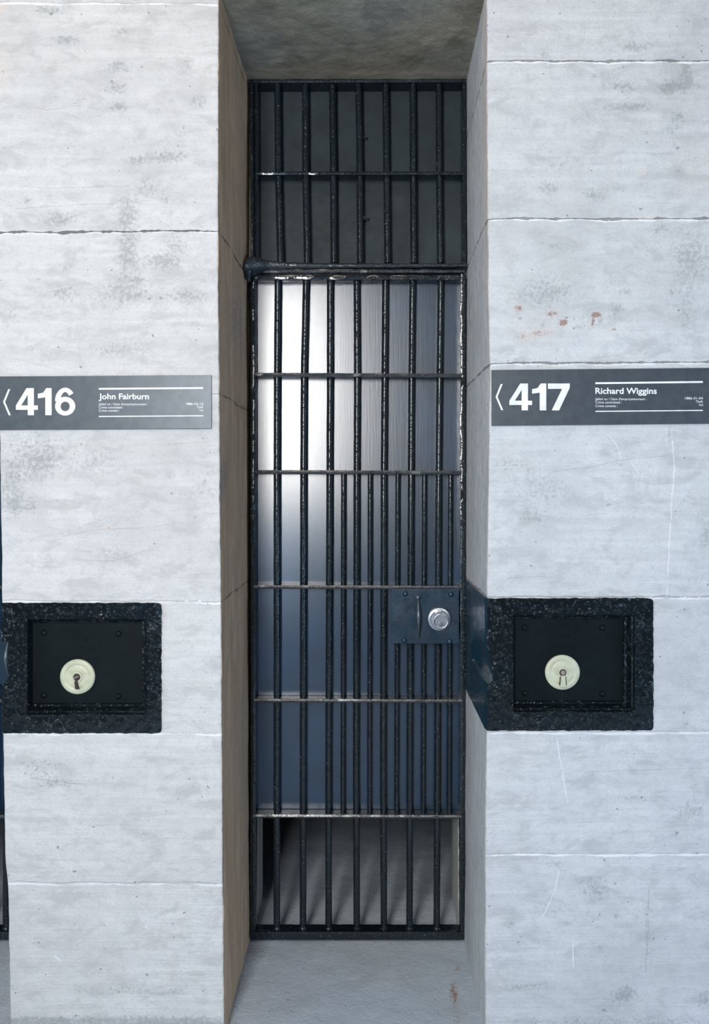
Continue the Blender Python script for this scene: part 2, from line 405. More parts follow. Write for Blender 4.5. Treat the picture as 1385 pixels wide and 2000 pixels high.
stL = st([(130, 78, 26, 9, 1), (95, 20, 36, 8, .9), (240, 12, 14, 8, .7), (235, 62, 40, 8, .5), (232, 132, 30, 12, .8), (225, 172, 24, 10, .9), (232, 208, 22, 9, 1),
          (370, 122, 10, 12, .7), (388, 200, 18, 14, .8), (300, 220, 14, 8, .6), (330, 306, 42, 12, 1), (268, 314, 22, 10, .8), (290, 365, 30, 20, .6),
          (50, 392, 14, 10, .8), (115, 428, 34, 16, .9), (248, 415, 22, 34, .8), (325, 388, 12, 10, .6), (250, 490, 24, 50, .9), (315, 510, 32, 14, .9),
          (125, 572, 30, 18, .8), (245, 572, 60, 26, .8), (370, 578, 34, 14, .9), (130, 525, 14, 14, .5), (230, 680, 80, 18, .5), (340, 480, 30, 60, .4),
          (70, 890, 70, 60, .55), (30, 985, 12, 16, .9), (60, 990, 14, 12, .8), (80, 900, 30, 20, .5), (15, 960, 30, 60, .5), (200, 900, 60, 30, .4),
          (400, 950, 30, 60, .35), (330, 930, 8, 5, .9), (230, 1070, 50, 40, .3), (80, 1500, 60, 30, .45), (110, 1530, 40, 12, .5),
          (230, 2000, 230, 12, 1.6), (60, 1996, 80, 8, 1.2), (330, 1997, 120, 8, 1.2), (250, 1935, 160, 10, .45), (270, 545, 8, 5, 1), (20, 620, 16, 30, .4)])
stL += st([(215, 1032, 30, 3, .7), (5, 150, 8, 30, .35)], 1) + st([(8, 130, 12, 30, .5), (3, 15, 10, 12, 1)], 2)
stR = st([(1230, 90, 14, 8, 1), (1250, 95, 12, 9, .9), (1062, 108, 14, 14, .7), (1330, 165, 34, 14, 1), (1340, 140, 10, 30, 1), (1300, 175, 16, 10, 1), (1215, 168, 34, 10, .9),
          (1230, 208, 42, 9, .9), (1160, 150, 8, 6, .8), (1150, 220, 24, 12, .5), (1325, 230, 12, 14, .9), (1310, 255, 14, 8, .6), (1070, 365, 22, 14, .8), (1160, 380, 24, 10, .9),
          (1325, 335, 14, 14, .6), (1350, 500, 36, 50, .8), (1290, 445, 20, 12, .7), (1340, 600, 20, 50, .5), (1070, 570, 60, 34, .6), (1080, 480, 60, 10, .4), (1205, 605, 16, 14, .8),
          (1220, 570, 12, 10, .7), (1310, 570, 8, 8, .7), (1137, 622, 4, 2.5, 1), (1174, 625, 3, 4, 1), (1152, 607, 5, 2, 1), (1088, 684, 4, 5, 1), (1060, 632, 5, 7, .9), (1020, 705, 18, 8, .6), (1168, 708, 8, 5, 1),
          (1060, 960, 60, 30, .5), (1000, 905, 60, 20, .4), (1040, 1010, 40, 14, .5), (1378, 1045, 10, 24, .8), (1220, 1940, 16, 13, 1), (1215, 1950, 34, 22, .5), (1375, 1950, 12, 20, .8),
          (998, 1805, 6, 7, 1), (960, 1845, 5, 5, .9), (1160, 1735, 34, 26, .6), (1170, 1850, 10, 6, .7), (1240, 1560, 30, 8, .6), (1350, 1580, 34, 20, .6), (1205, 1790, 5, 5, .8),
          (1085, 1688, 20, 6, .7), (1030, 1925, 60, 10, .5), (1268, 1820, 10, 80, .4), (1340, 1415, 8, 5, .9), (1210, 903, 12, 8, .7), (1190, 985, 4, 3, 1), (1200, 1995, 250, 12, .5)])
stR += st([(1012, 603, 8, 11, .8), (1100, 630, 9, 7, 1.2), (1078, 612, 18, 9, .6), (1165, 615, 10, 6, 1.2), (1055, 650, 30, 10, .55), (1158, 628, 4, 9, .9), (1198, 643, 9, 5, .6), (1190, 706, 16, 3, .6), (1020, 660, 12, 10, .5)], 1)
stR += st([(1035, 645, 40, 20, .3), (1262, 426, 26, 3, 1), (1257, 335, 8, 5, .9), (1370, 330, 40, 60, .25)], 2)
stR += [(0.02, z, 0.05, 0.35, .9, 2, 1) for z in (2.3, 1.9)] + [(0.02, 1.5, 0.03, 0.3, .35, 2, 1)]
stLr = [(0.03, Z(930), 0.05, 0.05, 1, 0, 1), (0.25, 1.62, 0.12, 0.10, .7, 0, 1), (0.3, 0.5, 0.1, 0.3, .5, 0, 1)]
def inbox(B, m=0.006):
    return lambda x, y, z: (B['z0']+m < z < B['z1']-m) and (B['x0']-0.05 < x < B['x1']-m)
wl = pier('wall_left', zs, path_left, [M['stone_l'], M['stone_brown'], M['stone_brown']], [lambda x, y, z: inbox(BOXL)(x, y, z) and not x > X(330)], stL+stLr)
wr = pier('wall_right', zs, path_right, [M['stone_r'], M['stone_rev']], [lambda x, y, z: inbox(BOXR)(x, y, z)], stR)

def grid(name, P, nu, nv, mat, disp=0.0, freq=20, smooth=True, stains=()):
    """P(u,v) -> Vector and normal direction for displacement"""
    verts = []; cols = []
    for j in range(nv+1):
        for i in range(nu+1):
            p, nn = P(i/nu, j/nv); d = disp*(nz(*p, freq)+0.5*nz(*p, freq*2.7))
            verts.append(Vector(p)+Vector(nn)*d)
            c = [0, 0, 0]
            for (bx, by, rx, ry, a, ch) in stains:
                q = ((p[0]-bx)/rx)**2+((p[1]-by)/ry)**2
                if q < 4: c[ch] += a*math.exp(-q)
            cols += [min(c[0], 1), min(c[1], 1), min(c[2], 1), 1]
    w_ = nu+1
    faces = [(j*w_+i, j*w_+i+1, (j+1)*w_+i+1, (j+1)*w_+i) for j in range(nv) for i in range(nu)]
    me = bpy.data.meshes.new(name); me.from_pydata(verts, [], faces); me.materials.append(mat)
    ca = me.color_attributes.new('stain', 'FLOAT_COLOR', 'POINT'); ca.data.foreach_set('color', cols)
    if smooth: me.polygons.foreach_set('use_smooth', [True]*len(faces))
    o = bpy.data.objects.new(name, me); COL.objects.link(o); return o
# lintel: rough soffit over the recess, with the front face above it
ZT = Z(154, G)
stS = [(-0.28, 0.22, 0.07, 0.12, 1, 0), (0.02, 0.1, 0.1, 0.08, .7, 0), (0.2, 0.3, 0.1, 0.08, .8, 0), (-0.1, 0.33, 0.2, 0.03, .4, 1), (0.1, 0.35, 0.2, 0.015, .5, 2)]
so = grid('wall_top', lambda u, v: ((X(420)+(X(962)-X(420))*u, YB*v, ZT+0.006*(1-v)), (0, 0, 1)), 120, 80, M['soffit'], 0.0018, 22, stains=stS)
so['kind'] = 'structure'
def fp(u, v):
    return ((X(420)+(X(962)-X(420))*u, 0.0, ZT+0.006+(2.62-ZT)*v), (0, 1, 0))
fo = grid('wall_lintel', fp, 40, 20, M['stone_l'], 0.001); fo['kind'] = 'structure'
# floors: sill and corridor in one worn slab surface, running into the cell
stF = [(X(885, .2), 0.16, 0.006, 0.05, .9, 1), (X(878, .2), 0.05, 0.01, 0.05, .7, 1), (X(893, .28), 0.26, 0.004, 0.02, .6, 1), (-0.30, 0.33, 0.06, 0.03, .8, 0), (-0.31, 0.2, 0.02, 0.2, .5, 0)]
fl = grid('floor', lambda u, v: ((-2.2+4.6*u, -3.6+6.0*v, 0.0), (0, 0, 1)), 230, 300, M['sill'], 0.0022, 14, stains=stF)
fl['kind'] = 'structure'
# stone skin behind the gates, with the cell doorway cut through it
OX0, OX1, OZ = X(497, YB), X(895, YB), 2.15
PITCH = 963/891
m = MB()
YC = YB+0.17
for dx in (0.0, -PITCH):
    x0, x1 = OX0+dx, OX1+dx
    m.add([(x0, YB, 0), (x0, YC, 0), (x0, YC, OZ), (x0, YB, OZ)], [(0, 1, 2, 3)])
    m.add([(x1, YB, 0), (x1, YC, 0), (x1, YC, OZ), (x1, YB, OZ)], [(0, 1, 2, 3)])
    m.add([(x0, YB, OZ), (x1, YB, OZ), (x1, YC, OZ), (x0, YC, OZ)], [(0, 1, 2, 3)])
    m.add([(x0, YB, OZ), (x1, YB, OZ), (x1, YB, 2.62), (x0, YB, 2.62)], [(0, 1, 2, 3)])
xs = [-2.2, OX0-PITCH, OX1-PITCH, OX0, OX1, 1.4]
for a, b in ((0, 1), (2, 3), (4, 5)):
    m.add([(xs[a], YB, 0), (xs[b], YB, 0), (xs[b], YB, 2.62), (xs[a], YB, 2.62)], [(0, 1, 2, 3)])
    m.add([(xs[a], YC, 0), (xs[b], YC, 0), (xs[b], YC, 2.62), (xs[a], YC, 2.62)], [(0, 1, 2, 3)])
ji = m.build('wall_inner', M['jamb']); ji['kind'] = 'structure'
# the cells behind
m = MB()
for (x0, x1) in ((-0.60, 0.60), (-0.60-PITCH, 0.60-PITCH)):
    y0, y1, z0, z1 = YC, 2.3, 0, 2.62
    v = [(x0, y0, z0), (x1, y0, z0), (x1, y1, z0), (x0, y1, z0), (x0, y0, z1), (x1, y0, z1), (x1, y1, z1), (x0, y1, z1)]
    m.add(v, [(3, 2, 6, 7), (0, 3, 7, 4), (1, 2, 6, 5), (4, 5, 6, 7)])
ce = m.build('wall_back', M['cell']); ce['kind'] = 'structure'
# far left pier beyond the neighbouring opening
m = MB()
fx = X(left_outer(1000))-0.60
m.add([(-2.2, 0, 0), (fx, 0, 0), (fx, 0, 2.62), (-2.2, 0, 2.62)], [(0, 1, 2, 3)])
m.add([(fx, 0, 0), (fx, YB, 0), (fx, YB, 2.62), (fx, 0, 2.62)], [(0, 1, 2, 3)])
m.add([(fx-0.01, 0.0, ZT), (X(20), 0.0, ZT), (X(20), 0.0, 2.62), (fx-0.01, 0.0, 2.62)], [(0, 1, 2, 3)])
m.add([(fx-0.01, 0, ZT), (X(20), 0, ZT), (X(20), YB, ZT), (fx-0.01, YB, ZT)], [(0, 1, 2, 3)])
fo2 = m.build('wall_far_left', M['stone_l']); fo2['kind'] = 'structure'
# small mortar plugs set in the joints
for par, pts in ((wl, ((365, 1176), (390, 1176))), (wr, ((1338, 1169), (1367, 1169)))):
    for px, py in pts:
        MB().lathe((X(px), 0.001, Z(py)), [(0.0045, 0), (0.0042, .002), (0.0022, .0028), (0.0018, .0005), (0.0002, .0003)], 16).build('mortar_plug', M['mortar'], par, True)

# ------------------------------------------------------------------ the gate
def roughbox(x0, x1, y0, y1, z0, z1, amp=0.0012, step=0.012, slope=0.0):
    """bar of rectangular section, long axis x or z, with thick uneven paint"""
    horiz = (x1-x0) > (z1-z0)
    L = (x1-x0) if horiz else (z1-z0); n = max(2, int(L/step))
    sec = [(-1, -1), (-1, 0), (-1, 1), (0, 1), (1, 1), (1, 0), (1, -1), (0, -1)]
    V = []; Fc = []
    for i in range(n+1):
        t = i/n
        for (a, b) in sec:
            r = 0.88 if a and b else 1.0
            yy = (y0+y1)/2+a*r*(y1-y0)/2
            if horiz:
                xx = x0+(x1-x0)*t; zz = (z0+z1)/2+b*r*(z1-z0)/2+slope*(xx-x0)
                dd = amp*nz(xx, yy, zz+b, 60); V.append((xx, yy+a*dd, zz+b*dd))
            else:
                zz = z0+(z1-z0)*t; xx = (x0+x1)/2+b*r*(x1-x0)/2+slope*(zz-z0)
                dd = amp*nz(xx+b, yy, zz, 60); V.append((xx+b*dd, yy+a*dd, zz))
    for i in range(n):
        for k in range(8): Fc.append((i*8+k, i*8+(k+1) % 8, (i+1)*8+(k+1) % 8, (i+1)*8+k))
    Fc += [tuple(range(8)), tuple(n*8+k for k in range(8))]
    return V, Fc
def rbar(pts, r):
    P = []; R = []
    for (x0, z0), (x1, z1) in zip(pts, pts[1:]):
        n = max(2, int(abs(z1-z0)/0.03))
        for i in range(n): P.append((x0+(x1-x0)*i/n, z0+(z1-z0)*i/n))
    P.append(pts[-1])
    return [(x+0.0004*nz(x, 1, z, 25), YBAR+0.0004*nz(x, 4, z, 25), z) for x, z in P], [r*(1+0.05*nz(x*9, 0, z, 40)) for x, z in P]
YBAR = G+0.019
gx = (X(487, G)+X(911, G))/2
gate = thing('cell_gate', 'tall black barred iron cell door with gloss panel, between the two pale stone piers', 'door', (gx, G, 0.004), 'cell doors along the corridor')
def gX(p): return X(p, G)
def gZ(p): return Z(p, G)
m = MB(); m.add(*roughbox(gX(489), gX(500), G, G+0.036, 0.012, gZ(535), slope=-0.0006)); m.build('stile', M['iron'], gate, True)
m = MB(); m.add(*roughbox(gX(898), gX(910), G, G+0.036, 0.012, gZ(535), slope=0.0006)); m.build('stile', M['iron'], gate, True)
m = MB(); m.add(*roughbox(gX(489), gX(911), G+0.001, G+0.037, gZ(546), gZ(536), slope=-0.002)); m.build('top_rail', M['iron'], gate, True)
# bottom rail: an upright front lip and the dark ledge behind it, corners rounded
m = MB(); m.box(gX(489), gX(908), G-0.003, G+0.010, 0.006, gZ(1819), 0.004); m.add(*roughbox(gX(492), gX(906), G+0.006, G+0.040, gZ(1826), gZ(1820), 0.0006))
m.build('bottom_rail', M['iron'], gate, True)
for (py, a, b) in ((731, 498, 902), (921, 498, 902), (1146, 496, 902), (1368, 496, 902), (1594, 494, 902)):
    m = MB(); m.add(*roughbox(gX(a), gX(b), G-0.001, G+0.0365, gZ(py+4.5), gZ(py-3.5), 0.0010, 0.008, slope=-0.004)); m.build('crossbar', M['ironedge'], gate, True)
rows = (545, 731, 921, 1500, 1812)
tracks = [(543, 541.5, 541, 541, 541), (598, 594, 593, 592, 592), (645, 645, 644, 642, 642), (697, 698, 697, 696, 697), (753, 751.5, 750, 749, 750), (806, 804, 803, 801, 800), (861, 859, 857, 855, 853)]
for tr in tracks:
    p, r = rbar([(X(a, YBAR), Z(b, YBAR)) for a, b in zip(tr, rows)], 0.0090)
    # a small weld collar where the bar lands on the bottom ledge
    mb = MB().tube(p, r, 16); mb.tube([(p[-1][0], YBAR, p[-1][2]+0.004), (p[-1][0], YBAR, p[-1][2]-0.004)], [0.0092, 0.0125], 16)
    mb.build('bar', M['iron'], gate, True)
for a, b in ((671, 670), (723, 722), (777, 775), (829, 827), (880, 878)):
    p, r = rbar([(X(a, YBAR), Z(921, YBAR)), (X(b, YBAR), Z(1592, YBAR))], 0.0066)
    MB().tube(p, r, 14).build('thin_bar', M['iron'], gate, True)
YP = G+0.038
MB().box(X(498, YP), X(901, YP), YP, YP+0.004, Z(1596, YP), Z(541, YP), 0.0005).build('back_panel', M['panel'], gate)
# lock plate with its rivets, pull handle and cylinder
YL = G-0.004
def lX(p): return X(p, YL)
def lZ(p): return Z(p, YL)
lp = MB().box(lX(765), lX(897), YL, YL+0.006, lZ(1257), lZ(1150), 0.0012).build('lock_plate', M['plate'], gate)
dome = [(0.0072, 0), (0.0070, .0015), (0.0058, .0036), (0.0036, .0050), (0.0012, .0056), (0.0001, .0057)]
for px, py in ((792, 1160), (881, 1161), (790, 1251), (878, 1253)):
    MB().lathe((lX(px), YL, lZ(py)), dome, 20).build('rivet', M['plate'], lp, True)
hp = []; hr = []
for i in range(25):
    t = i/24
    out = 0.006+0.022*math.sin(PI*t)**0.8
    hp.append((lX(816+1.0*t), YL-out, lZ(1168+75*t))); hr.append(0.0026+0.0030*math.exp(-((t-0.42)/0.25)**2))
hm = MB().tube(hp, hr, 14)
hm.lathe((lX(816), YL, lZ(1167)), [(0.0085, 0), (0.0085, .002), (0.006, .006), (0.003, .008), (0.0001, .008)], 20)
hm.lathe((lX(817), YL, lZ(1243)), [(0.0050, 0), (0.0050, .002), (0.0035, .006), (0.0001, .007)], 20)
h = hm.build('pull_handle', M['worn'], lp, True); h['label'] = 'worn steel pull handle'
cy = MB().lathe((lX(858), YL, lZ(1209)), [(0.0310, 0), (0.0312, .004), (0.0295, .0068), (0.0275, .0072), (0.0262, .0050), (0.0240, .0052), (0.0238, .0105), (0.0225, .0130), (0.0180, .0132)], 48)
cy.lathe((lX(860.5), YL, lZ(1212)), [(0.0186, .010), (0.0186, .0172), (0.0176, .0184), (0.0164, .0182), (0.0158, .0170), (0.006, .0170), (0.0001, .0170)], 48)
cy.box(lX(849), lX(862), YL-.0145, YL-.010, lZ(1200), lZ(1190), 0.001)
c = cy.build('lock_cylinder', M['chrome'], lp, True); c['label'] = 'chrome round lock cylinder'
kp = MB().lathe((lX(860.5), YL, lZ(1217)), [(0.0062, .0168), (0.0060, .0178), (0.0050, .0180), (0.0046, .0170), (0.0001, .0170)], 24)
kp.box(lX(860.5)-0.0009, lX(860.5)+0.0009, YL-.0186, YL-.0165, lZ(1220), lZ(1214)); kp.build('keyway', M['worn'], lp, True)

# ------------------------------------------------------------------ fixed transom over the gate
tg = thing('transom_grille', 'fixed black bar grille above the cell door, backed by a dark matt panel', 'grille', (gx, G, gZ(532)), 'transom grilles over the cell doors')
def add_part(name, vf, mat=None): m = MB(); m.add(*vf); return m.build(name, mat or M['iron'], tg, True)
m = MB(); m.add(*roughbox(gX(489), gX(495), G-0.002, G+0.004, gZ(512), gZ(158), slope=-0.002)); m.add(*roughbox(gX(495), gX(504), G+0.004, G+0.050, gZ(512), gZ(160), slope=-0.003)); m.build('stile', M['iron'], tg, True)
add_part('stile', roughbox(gX(903), gX(911.5), G, G+0.050, gZ(515), gZ(156)))
add_part('top_rail', roughbox(gX(486), gX(912), G-0.001, G+0.056, gZ(161.5), gZ(154.5), 0.0012, slope=0.004))
add_part('crossbar', roughbox(gX(500), gX(905), G, G+0.034, gZ(341), gZ(334), 0.0010, 0.008))
for a, b, c_ in ((542, 543.5, 548), (596, 597, 600), (649, 651, 652), (700, 703, 703.5), (753, 755, 757), (806, 807, 808), (857, 858, 860)):
    p, r = rbar([(X(a, YBAR), Z(160, YBAR)), (X(b, YBAR), Z(338, YBAR)), (X(c_, YBAR), Z(514, YBAR))], 0.0088)
    MB().tube(p, r, 16).build('bar', M['iron'], tg, True)
YU = G+0.052
MB().box(X(493, YU), X(912, YU), YU, YU+0.004, Z(531, YU), Z(166, YU), 0.0005).build('back_panel', M['upanel'], tg)
for px, py in ((707, 268), (710, 427)):
    y = G+0.034
    mb = MB().tube([(X(px-8, y), y, Z(py, y)), (X(px+8, y), y, Z(py, y)), (X(px+10, y), y+.012, Z(py-2, y))], 0.0022, 10)
    mb.box(X(px-2, y), X(px+3, y), y, y+0.02, Z(py+3, y), Z(py-5, y), 0.0005); mb.build('hook', M['iron'], tg, True)
# header bar with its swollen, paint-clogged left end
top = pw([(468, 517), (475, 510), (484, 497), (492, 493.5), (505, 499), (520, 505), (545, 508), (600, 511), (916, 513)])
bot = pw([(468, 520), (475, 528), (484, 530), (500, 527), (520, 525), (560, 524), (916, 521)])
fy = pw([(468, .050), (480, .056), (500, .040), (525, .016), (560, .010), (916, .008)])
V = []; Fc = []; ns = 150
for i in range(ns+1):
    px = 469+(915.5-469)*i/ns; pj = fy(px); yf = G-pj
    zt, zb = Z(top(px), yf), Z(bot(px), yf); xx = X(px, yf)
    lum = 0.0022 if px < 530 else 0.0009
    for (a, b) in ((.35, 1), (.16, .92), (.05, .74), (.0, .5), (.03, .25), (.12, .08), (.3, 0), (1, 0), (1, 1)):
        y_ = yf+a*(pj+0.034); z_ = zb+(zt-zb)*b; dd = lum*(nz(xx, y_, z_, 60)+0.6*nz(xx, y_, z_, 170))
        V.append((xx, y_-dd if a < .5 else y_, z_+dd))
for i in range(ns):
    for k in range(9): Fc.append((i*9+k, i*9+(k+1) % 9, (i+1)*9+(k+1) % 9, (i+1)*9+k))
Fc += [tuple(range(9)), tuple(ns*9+k for k in range(9))]
mk('header_bar', V, Fc, M['ironedge'], tg, True)
m = MB(); m.add(*roughbox(gX(500), gX(908), G-0.004, G+0.030, gZ(533), gZ(526), 0.0012, 0.008)); m.build('header_strip', M['ironedge'], tg, True)
# hinge pivot tucked under the swollen end
m = MB()
yh = G-0.028
m.tube([(X(484, yh), yh, Z(522, yh)), (X(484, yh), yh, Z(532, yh)), (X(485, yh), yh+.003, Z(540, yh)), (X(486, yh), yh+.006, Z(550, yh))], [0.017, 0.014, 0.010, 0.004], 18)
m.build('hinge_pivot', M['iron'], tg, True)
# door post strip in the dark gap at the hinge side
m = MB(); m.add(*roughbox(gX(484.5), gX(486.5), G+0.020, G+0.050, 0.0, gZ(530), 0.0004)); hpo = m.build('trim_1', M['iron'], None, True); hpo['kind'] = 'structure'

def copy_tree(o, parent=None):
    c = o.copy(); COL.objects.link(c); c.parent = parent
    if parent is not None: c.matrix_parent_inverse = o.matrix_parent_inverse.copy()
    for ch in list(o.children): copy_tree(ch, c)
    return c
g2 = copy_tree(gate); g2.location.x -= PITCH; g2['label'] = 'neighbouring barred cell door glimpsed past the left edge of the left pier'
for ch in g2.children:
    if ch.name.startswith('lock_plate'): ch.location.z -= 0.108
t2 = copy_tree(tg); t2.location.x -= PITCH; t2['label'] = 'transom grille over the neighbouring cell door beyond the left pier'

# ------------------------------------------------------------------ lock boxes built into the piers
def notch_r(z):
    q = zpx(z)
    return 0.0165*min(1, max(0, (q-1262)/68)) if 1262 < q < 1332 else 0.0
def notch_l(z):
    q = zpx(z)
    if 1252 < q < 1324: return 0.0150
    if 1324 <= q < 1336: return 0.0150*(1336-q)/12
    return 0.0
def lock_box(B, op, pl, rivs, esc, nudge, notch, slope_rev, label, screw):
    YF = -0.004
    root = thing('lock_box', label, 'lock', ((B['x0']+B['x1'])/2, 0.0, B['z0']), 'lock boxes beside the cell doors')
    ox0, ox1, oz1, oz0 = X(op[0], YF), X(op[1], YF), Z(op[2], YF), Z(op[3], YF)
    def seglines(a, b, st_): return lin(a, b, max(2, int(abs(b-a)/st_)))
    xl = seglines(B['x0'], ox0, .004); xm = seglines(ox0, ox1, .006)[1:]; xr = seglines(ox1, B['x1'], .004)[1:]
    zl = seglines(B['z0'], oz0, .004); zm = seglines(oz0, oz1, .003)[1:]; zr = seglines(oz1, B['z1'], .004)[1:]
    xs_ = xl+xm+xr; zs_ = zl+zm+zr; nx, nzv = len(xs_), len(zs_)
    V = []; Fc = []
    rr = 0.009
    for j, z in enumerate(zs_):
        for i, x in enumerate(xs_):
            xx, zz = x, z
            e = 0.0016*nz(x, 3, z, 70)+0.0010*nz(x, 9, z, 190)
            if i < len(xl): xx = B['x0']+notch(z)+(x-B['x0'])/(ox0-B['x0'])*(ox0-B['x0']-notch(z))
            if i == nx-1: xx += e
            if j == 0: zz += e
            if j == nzv-1: zz += e
            # rounded outer right corners
            cx = B['x1']-rr
            for cz, sg in ((B['z0']+rr, -1), (B['z1']-rr, 1)):
                if xx > cx and (zz-cz)*sg > 0:
                    dv = Vector((xx-cx, zz-cz)); 
                    if dv.length > rr: dv *= rr/dv.length; xx, zz = cx+dv.x, cz+dv.y
            ins = ox0-.001 <= x <= ox1+.001 and oz0-.001 <= z <= oz1+.001
            d = 0.0006*nz(x, 0, z, 60)+0.0006*nz(x, 5, z, 150)
            V.append((xx, YF-(0 if ins else d), zz))
    for j in range(nzv-1):
        for i in range(nx-1):
            cx, cz = (xs_[i]+xs_[i+1])/2, (zs_[j]+zs_[j+1])/2
            if ox0 < cx < ox1 and oz0 < cz < oz1: continue
            Fc.append((j*nx+i, j*nx+i+1, (j+1)*nx+i+1, (j+1)*nx+i))
    # rim back into the wall
    loop = [i for i in range(nx)]+[(j*nx+nx-1) for j in range(1, nzv)]+[((nzv-1)*nx+i) for i in range(nx-2, -1, -1)]
    k0 = len(V)
    for q in loop: V.append((V[q][0], 0.006, V[q][2]))
    for a in range(len(loop)-1): Fc.append((loop[a], loop[a+1], k0+a+1, k0+a))
    casing = mk('casing', V, Fc, M['ironbox'], root, True)
    # side sheet wrapping round the corner into the recess, following the notch
    V = []; Fc = []
    ys = [YF]+lin(0.004, G-0.004, 60)
    zz_ = sorted(set(zs_))
    for z in zz_:
        for y in ys:
            tp = max(0.0, min(1.0, (0.25-y)/0.06)) if y > 0.19 else 1.0
            bow = 1.0+0.5*math.sin(max(0, y)/0.25*PI)*(0.35)
            x = B['x0']+slope_rev*max(y, 0)+notch(z)*tp*(1 if y < .02 else min(bow, 1.2)) - 0.0030*min(1.0, max(0.0, y)/0.012)
            x += 0.0010*nz(y, 2, z, 12)*min(1.0, max(0.0, y)/0.03)
            V.append((x, y, z))
    n_ = len(ys)
    for j in range(len(zz_)-1):
        for i in range(n_-1): Fc.append((j*n_+i, j*n_+i+1, (j+1)*n_+i+1, (j+1)*n_+i))
    ss = mk('side_sheet', V, Fc, M['side'], root, True)
    ss['label'] = 'glossy blue black side sheet'
    # stepped moulding: top, right and bottom slope in, left side is straight
    prof = [(0, 0), (0.04, -.04), (0.10, .05), (0.14, .20), (0.34, .30), (0.40, .44), (0.48, .42), (0.56, .55), (0.62, .74), (0.84, .82), (0.94, 1.0)]
    W, DP = 0.0200, 0.029
    V = []; Fc = []
    for a, d in prof:
        q = W*a; y = YF+DP*d
        c_ = [(ox0, oz0+q), (ox1-q, oz0+q), (ox1-q, oz1-q*0.7), (ox0, oz1-q*0.7)]
        for e in range(4):
            p, r = c_[e], c_[(e+1) % 4]
            for s_ in range(30):
                t = s_/30; V.append((p[0]+(r[0]-p[0])*t, y+0.0005*nz(p[0]+t, a*9, p[1]+t, 40), p[1]+(r[1]-p[1])*t))
    for i in range(len(prof)-1):
        for k in range(120): Fc.append((i*120+k, i*120+(k+1) % 120, (i+1)*120+(k+1) % 120, (i+1)*120+k))
    mk('moulding', V, Fc, M['ironbox'], root)
    YQ = YF+DP
    fpz = MB().box(ox0-.002, ox1-W*0.9, YQ-0.001, YQ+0.006, oz0+W*0.9, oz1-W*0.63, 0.0).build('face_plate', M['ironflat'], root)
    yq = YQ-0.001
    for px, py in rivs:
        MB().lathe((X(px, yq), yq, Z(py, yq)), [(r*0.95, h*0.95) for r, h in dome], 20).build('rivet', M['ironflat'], fpz, True)
    px, py = nudge
    MB().lathe((X(px, yq), yq, Z(py, yq)), [(.0045, 0), (.0035, .0015), (.0001, .002)], 12).build('screw_head', M['ironflat'], fpz, True)
    # key escutcheon, cast disc with a raised ring and a slot running down
    c_ = (X(esc[0], yq), yq, Z(esc[1], yq)); R = 0.0385
    prof = [(R, 0), (R, .004), (R-.002, .0058), (R-.0085, .0068), (R-.0105, .0062), (R-.0125, .0050), (R-.015, .0058), (0.018, .0072), (0.0145, .0060), (0.0125, .0062), (0.0118, .0092), (0.0095, .0096), (0.0075, .0080), (0.0070, .0020), (0.0001, .0018)]
    es = MB().lathe(c_, prof, 56).build('escutcheon', M['cream'], root, True); es['label'] = 'yellowed cream round key escutcheon'
    kh = MB()
    kh.lathe(c_, [(0.0072, .0015), (0.0072, .0090), (0.0001, .0091)], 24)
    kh.build('keyhole', M['hole'], es)
    if screw:
        sc_ = MB().lathe((c_[0], c_[1], c_[2]+.0005), [(0.0052, .006), (0.0052, .0098), (0.004, .0108), (0.0001, .0108)], 20).build('screw', M['screw'], es, True)
        for sx in (-1, 1):
            MB().prism([(c_[0]+sx*.0055-.0009, c_[2]-.008), (c_[0]+sx*.0055+.0009, c_[2]-.008), (c_[0]+sx*.0072+.0009, c_[2]-.027), (c_[0]+sx*.0072-.0009, c_[2]-.027)], yq-.0099, yq-.004).build('slot', M['hole'], es)
        MB().prism([(c_[0]-.0044, c_[2]-.006), (c_[0]+.0044, c_[2]-.006), (c_[0]+.0064, c_[2]-.031), (c_[0]-.0064, c_[2]-.031)], yq-.0105, yq-.004).build('tongue', M['cream'], es)
    else:
        MB().prism([(c_[0]-.0022, c_[2]-.002), (c_[0]+.0030, c_[2]-.002), (c_[0]+.0022, c_[2]-.012), (c_[0]+.0056, c_[2]-.026), (c_[0]-.0030, c_[2]-.026), (c_[0]-.0045, c_[2]-.012)], yq-.0105, yq-.004).build('slot', M['hole'], es)
        MB().tube([(c_[0]-.006, yq-.0098, c_[2]-.0020), (c_[0], yq-.0108, c_[2]+.0005), (c_[0]+.005, yq-.0102, c_[2]+.0025)], .0016, 10).build('pin', M['screw'], es, True)
    return root
revR = (X(911, G)-X(951))/G
lock_box(BOXL, (54, 287, 1209, 1396), None, ((86, 1236), (232, 1238), (86, 1358), (231, 1360)), (152.5, 1321), (168, 1248), notch_l, 0.06,
         'black riveted iron lock box in the left pier, below the 416 sign', False)
lock_box(BOXR, (1003, 1241, 1201, 1391), None, ((1025, 1226), (1177, 1226), (1026, 1354), (1177, 1355)), (1098, 1312.5), (1108, 1242), notch_r, revR,
         'black riveted iron lock box wrapping the corner of the right pier, below the 417 sign', True)

